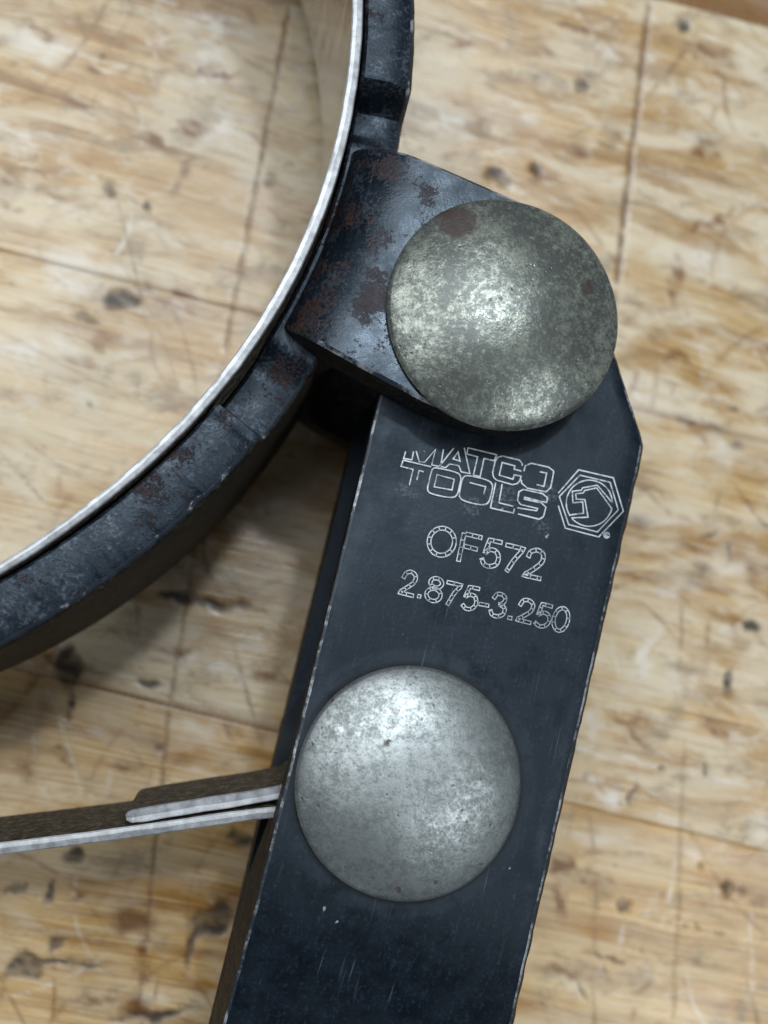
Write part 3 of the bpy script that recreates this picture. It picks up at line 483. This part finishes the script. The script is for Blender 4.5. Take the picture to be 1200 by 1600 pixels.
# --- clasp tabs: the strap's ears bent outward over and under the handle
TH = math.radians(-21.2); AX = (math.cos(TH), math.sin(TH)); BX = (-AX[1], AX[0])
def loc(rho, w): return CX + AX[0]*rho + BX[0]*w, CY + AX[1]*rho + BX[1]*w
RC, RW, RR = 94.58, -1.5, 11.9
LOR = [73.9, 74, 74.3, 74.8, 75.5, 76.5, 78, 80, 82, 86, 90, 94]
LOW = [-8.6, -9.3, -10.1, -10.6, -10.95, -11.3, -11.74, -12.21, -12.51, -13.03, -13.45, -13.5]
def clasp(name, mirror):
    NS, NW = 44, 22
    def wlim(rho):
        hi = 11.15 + max(0, 76.5 - rho)*.16; lo = float(np.interp(rho, LOR, LOW))
        if rho > RC:
            c = math.sqrt(max(0.0, RR*RR - (rho - RC)**2)); hi = min(hi, RW + c); lo = max(lo, RW - c)
        return lo, hi
    rows = []
    rb = 7.4; th_ = 5.0; ztop = 27.0
    svals = [rb*(1 - math.cos(math.pi/2*i/14)) for i in range(15)]
    svals = [x for x in svals] + [rb + (RC + RR*.995 - 73.95 - rb)*i/30 for i in range(1, 31)]
    for s_ in svals:
        rho = 73.95 + s_
        lo, hi = wlim(rho)
        zt = ztop - rb + math.sqrt(max(0, rb*rb - (rb - min(s_, rb))**2))
        if s_ < .001: zt = ztop - rb - 2.5
        zb = (ztop - th_) if s_ > th_ + 1.8 else (ztop - th_ - 10 if s_ < th_ + .2 else ztop - th_ - 10*(1 - (s_ - th_ - .2)/1.6)**2)
        sec = []; bv = .38
        ws = [lo + bv] + [lo + bv + (hi - lo - 2*bv)*i/NW for i in range(1, NW)] + [hi - bv]
        sag = lambda w: (math.sqrt(73.95**2 - w*w) - 73.95)*max(0, 1 - s_/12)
        wav = lambda w: nz(rho*.25, w*.25, 2)*.16 + nz(rho*.7, w*.7, 5)*.05
        sec.append((lo, zb)); sec.append((lo, zt - bv))
        for w in ws: sec.append((w, zt + wav(w)))
        sec.append((hi, zt - bv)); sec.append((hi, zb))
        rows.append([(*loc(rho + sag(w), w), (2*MID - z) if mirror else z) for w, z in sec])
    V, F, S = sweep(rows)
    n = len(rows[0]); mi = []
    for i_, k in enumerate(S): mi.append(1 if (k in (1, n - 3) and i_//n < 9) else {0: 1, 1: 2, n - 3: 2, n - 2: 1, n - 1: 1, -1: 1}.get(k, 0))
    F = F if mirror else [f[::-1] for f in F]
    o = mesh_obj(name, V, F, [M_TAB, M_WALL, M_EDGE], mi, strap, 38)
    return o
ct = clasp('clasp_tab', False); ct['label'] = 'rust-stained clasp tab bent over the handle'
clasp('clasp_tab', True)

# --- handle plates
LT, LB = (16.34, 25.51), (0.91, -36.75); RT, RB = (45.87, 21.35), (29.11, -39.02)
DX, DY = -.2595, -.9657; NX, NY = .9657, -.2595
def uv(p): return ((p[0] - RT[0])*NX + (p[1] - RT[1])*NY, (p[0] - RT[0])*DX + (p[1] - RT[1])*DY)
lu0, lv0 = uv(LT); lu1, lv1 = uv(LB); ru1, rv1 = uv(RB); CHu, CHv = uv((42.96, 31.28))
def edges(v):
    l = lu0 + (lu1 - lu0)*(v - lv0)/(lv1 - lv0); r = ru1*v/rv1
    if v < 0: r = CHu*v/CHv
    if v < lv0 - 2: l += (lv0 - 2 - v)*.35
    if -1.2 < v < 1.2: r -= .12*(1 - abs(v)/1.2)
    return l, r
VB = 51.0
def handle(name, mirror):
    NW = 16; rows = []
    vs = [-15 + i*.5 for i in range(0, 31)] + [.4, .8] + [1.5 + i*1.0 for i in range(0, 130)]
    for v in vs:
        l, r = edges(v)
        t = v - VB; pass
        drop = 0 if t < 0 else (.017*t*t if t < 9 else .017*81 + .306*(t - 9))
        drop = min(drop, 6 + 4*(1 - math.exp(-max(0, drop - 6)/4))) if drop > 6 else drop
        r += .38*min(drop, 2.5)
        th_ = 4.0 + 9.5*sstep(40, 62, v)
        zt = 21.5 - drop; zb = max(zt - th_, MID + .3)
        bv = .16 + nz(v*.35, 3)*.06 + max(0, nz(v*.9, 8) - .35)*.22
        jl = nz(v*.5, 40)*.07; jr = nz(v*.5, 60)*.07; flare = .9*sstep(40, 66, v)
        def w2(u, z): return (RT[0] + NX*u + DX*v, RT[1] + NY*u + DY*v, (2*MID - z) if mirror else z)
        sec = [w2(l - flare, zb), w2(l - .12 + jl, zt - bv), w2(l + bv + jl, zt)]
        sec += [w2(l + bv + (r - l - 2*bv)*i/NW, zt + nz(v*.06, i*.2, 9)*.10) for i in range(1, NW)]
        sec += [w2(r - bv + jr, zt), w2(r + .10 + jr, zt - bv*.8), w2(r + .62 + jr*2, zt - 1.0), w2(r + .80, zb)]
        rows.append(sec)
    V, F, S = sweep(rows); n = len(rows[0])
    mi = [{0: 1, 1: 2, n - 4: 2, n - 3: 1, n - 2: 1, n - 1: 0 if mirror else 1, -1: 1}.get(k, 0) for k in S]
    return mesh_obj(name, V, F, [M_PLATE, M_SIDE, M_EDGE], mi, wr, 38)
hp = handle('handle_plate', False); hp['label'] = 'black upper handle plate with engraved lettering'
lp = handle('handle_plate', True); lp['label'] = 'lower handle plate under the engraved one'

# --- rivets
def rivet(name, x, y, z0, R, dome, mat, seed, lab, pw):
    prof = [(0.0, dome + .75)]
    for i in range(1, 15):
        r = R*.965*i/14; q = r/(R*.965)
        prof.append((r, .75 + dome*(1 - q**pw)))
    prof += [(R*.985, .60), (R, .36), (R*.995, .14), (R*.97, -.05)]
    n = 96; V = [(x, y, z0 + prof[0][1])]; F = []
    for r, z in prof[1:]:
        for k in range(n):
            a = 2*math.pi*k/n
            wob = 1 + nz(math.cos(a)*1.2 + seed, math.sin(a)*1.2)*.010
            zz = z + (nz(r*.16*math.cos(a) + seed, r*.16*math.sin(a), 3)*.10 if z > .7 else 0)
            V.append((x + r*wob*math.cos(a), y + r*wob*math.sin(a), z0 + zz))
    for k in range(n): F.append((0, 1 + k, 1 + (k + 1) % n))
    for j in range(len(prof) - 2):
        for k in range(n):
            a = 1 + j*n + k; b = 1 + j*n + (k + 1) % n; F.append((a, a + n, b + n, b))
    o = mesh_obj(name, V, F, mat, None, wr, 50); o['label'] = lab
    # shank through the handle and the plain head underneath
    V = []; F = []
    P2 = [(5.2, z0 + .2), (5.2, 2*MID - z0 - .2), (R*.95, 2*MID - z0 - .2), (R*.95, 2*MID - z0 - .8), (R*.6, max(TABLE + .35, 2*MID - z0 - 2.6)), (0.01, max(TABLE + .15, 2*MID - z0 - 3.2))]
    for r, z in P2:
        for k in range(40): a = 2*math.pi*k/40; V.append((x + r*math.cos(a), y + r*math.sin(a), z))
    for j in range(len(P2) - 1):
        for k in range(40): a = j*40 + k; b = j*40 + (k + 1) % 40; F.append((a, a + 40, b + 40, b))
    mesh_obj('rivet_shank', V, F, mat, None, o, 40)
    return o
rivet('rivet', 28.63, 33.59, 27.05, 12.5, 2.3, M_RIV1, 3, 'dark tarnished rivet head with rust spot on the clasp', 2.0)
rivet('rivet', 18.95, -14.65, 21.6, 11.8, 2.15, M_RIV2, 17, 'lighter silver rivet head on the handle below the lettering', 2.5)

# --- engraving: thin bright lines lying in the plate's face
def ribbon(lines, hw, z, V, F):
    for P in lines:
        n = len(P)
        if n < 2: continue
        closed = n > 3 and math.dist(P[0], P[-1]) < .02
        base = len(V)
        for i in range(n):
            p = P[i]; a = P[i - 1] if i > 0 else (P[-2] if closed else None); b = P[i + 1] if i < n - 1 else (P[1] if closed else None)
            ds = []
            for q0, q1 in ((a, p), (p, b)):
                if q0 is None or q1 is None: continue
                L = math.dist(q0, q1)
                if L > 1e-6: ds.append(((q1[0] - q0[0])/L, (q1[1] - q0[1])/L))
            if not ds: ds = [(1, 0)]
            dx = sum(d_[0] for d_ in ds); dy = sum(d_[1] for d_ in ds); L = math.hypot(dx, dy) or 1
            dx /= L; dy /= L
            mit = 1/max(.45, abs(dx*ds[0][0] + dy*ds[0][1]))
            w = hw*mit*(1 + nz(p[0]*1.3, p[1]*1.3)*.25)
            V.append((p[0] - dy*w, p[1] + dx*w, z)); V.append((p[0] + dy*w, p[1] - dx*w, z))
        for i in range(n - 1):
            a = base + 2*i; F.append((a, a + 1, a + 3, a + 2))
def densify(P, step):
    o = [P[0]]
    for a, b in zip(P, P[1:]):
        m = max(1, int(math.dist(a, b)/step))
        for i in range(1, m + 1): o.append(lerp2(a, b, i/m))
    return o
def hollow(strokes, hw, tick):
    """outline of each stroke plus short cross ticks, like a drag-engraved double line"""
    out = []
    for P in strokes:
        P = densify(P, .35)
        closed = math.dist(P[0], P[-1]) < .1 and len(P) > 8
        Lp, Rp = [], []
        n = len(P)
        for i in range(n):
            a = P[i - 1] if i > 0 else (P[-2] if closed else P[0]); b = P[i + 1] if i < n - 1 else (P[1] if closed else P[-1])
            L = math.dist(a, b) or 1; dx, dy = (b[0] - a[0])/L, (b[1] - a[1])/L
            Lp.append((P[i][0] - dy*hw, P[i][1] + dx*hw)); Rp.append((P[i][0] + dy*hw, P[i][1] - dx*hw))
        if closed: out += [Lp, Rp]
        else: out.append(Lp + Rp[::-1] + [Lp[0]])
        acc = 0
        for i in range(1, n - 1):
            acc += math.dist(P[i], P[i - 1])
            if acc > tick: acc = random.uniform(-.12, .12); out.append([Lp[i], Rp[i]])
    return out
ZE = 21.62
def etch(name, lines, hw, label, dz=0.0):
    V, F = [], []
    ribbon(lines, hw, ZE + dz, V, F)
    o = mesh_obj(name, V, F, M_ETCH, None, hp, 0); o['label'] = label
etch('engraved_lettering', WORDS, .068, 'outlined two-line maker name engraved in the plate')
etch('engraved_emblem', EMBLEM, .064, 'hexagon emblem engraved beside the maker name')
etch('engraved_lettering', hollow(CODE, .205, .62), .052, 'engraved part code')
etch('engraved_lettering', hollow(RANGE, .175, .56), .049, 'engraved size range in inches')

# --- the bright band: lines the strap, runs once round and back to the lower rivet
def cr(P, n=8):
    P = [tuple(2*a - b for a, b in zip(P[0], P[1]))] + list(P) + [tuple(2*a - b for a, b in zip(P[-1], P[-2]))]
    o = []
    for i in range(1, len(P) - 2):
        for k in range(n):
            t = k/n
            o.append(tuple(.5*(2*p1 + (p2 - p0)*t + (2*p0 - 5*p1 + 4*p2 - p3)*t*t + (3*p1 - p0 - 3*p2 + p3)*t**3) for p0, p1, p2, p3 in zip(P[i - 1], P[i], P[i + 1], P[i + 2])))
    o.append(P[-2]); return o
path = []                                   # x, y, thickness, top, bottom
d = -88.0
while d < 200:
    R = 72.72 + .10*math.cos(math.radians((d + 28)*6)) + (.25*sstep(-48, -62, d))
    tk = 1.2 - .22*sstep(-25, -60, d)
    path.append((*polar(R, d), tk, 25.9, -8.0)); d += .6
tail_pts = [path[-1], (*polar(76, 215), 1.3, 24.5, -6.5), (*polar(80.5, 232), 1.35, 22.5, -4.5), (*polar(85, 248), 1.4, 20.5, -3), (*polar(88.6, 262), 1.45, 18.6, -1),
            (-48, -22.0, 1.2, 17.9, -.8), (-35, -21.6, 1.2, 17.45, -.8), (-21.95, -20.57, 1.2, 17.3, -.8), (-8.86, -19.38, 1.2, 17.3, -.8), (4.79, -18.01, 1.15, 17.3, -.8), (12, -18.4, 1.15, 17.2, -.8), (18.95, -20.7, 1.4, 17.2, -.8)]
path += cr(tail_pts, 10)[1:]
def band(name, path, parent, npol=0, seed=0):
    rows = []
    n = len(path)
    for i, (x, y, tk, zt, zb) in enumerate(path):
        a = path[max(0, i - 1)]; b = path[min(n - 1, i + 1)]
        L = math.hypot(b[0] - a[0], b[1] - a[1]); dx, dy = (b[0] - a[0])/L, (b[1] - a[1])/L
        nx, ny = -dy, dx; h = tk/2; q = i*.31 + seed; bv = min(.13, h*.25)
        zt += nz(q, 3)*.08
        e1 = nz(q, 6)*.05; e2 = nz(q, 8)*.07
        rows.append([(x + nx*o_, y + ny*o_, z) for o_, z in ((-h, zb), (-h + e1, zt - bv), (-h + bv + e1, zt), (h*.12 + nz(q, 12)*.10, zt + .03), (h - bv + e2, zt), (h + e2, zt - bv), (h, zb))])
    V, F, S = sweep(rows)
    mi = [(1 if k == 5 and i_//7 > npol else {0: 1, 3: 3, 4: 3, 5: 2, 6: 1, -1: 1}.get(k, 0)) for i_, k in enumerate(S)]
    return mesh_obj(name, V, [f for f in F], [M_TOP, M_BANDSIDE, M_FACE, M_LIP], mi, parent, 40)
bd = band('band', path, wr, 500); bd['label'] = 'bright steel band lining the strap and running to the lower rivet'
loop = [(18.95 + 6.1*math.cos(a), -14.65 + 6.1*math.sin(a), 1.4, 17.2, -.8) for a in [math.radians(t) for t in range(-88, 92, 12)]]
tp = cr([loop[-1], (12.5, -11.2, 1.5, 17.2, 2.0), (8.5, -14.9, 1.6, 17.25, 2.0), (5.45, -15.98, 1.42, 17.3, 2.0), (-2, -16.95, 1.45, 17.3, 2.0), (-8.2, -17.75, 1.42, 17.3, 2.0), (-9.3, -17.9, 1.2, 17.25, 2.0), (-9.75, -18.0, .7, 17.1, 2.0)], 8)
bt = band('band_tail', loop[:-1] + tp, bd, seed=50)
bt['label'] = 'doubled-back end of the band with rounded tip'
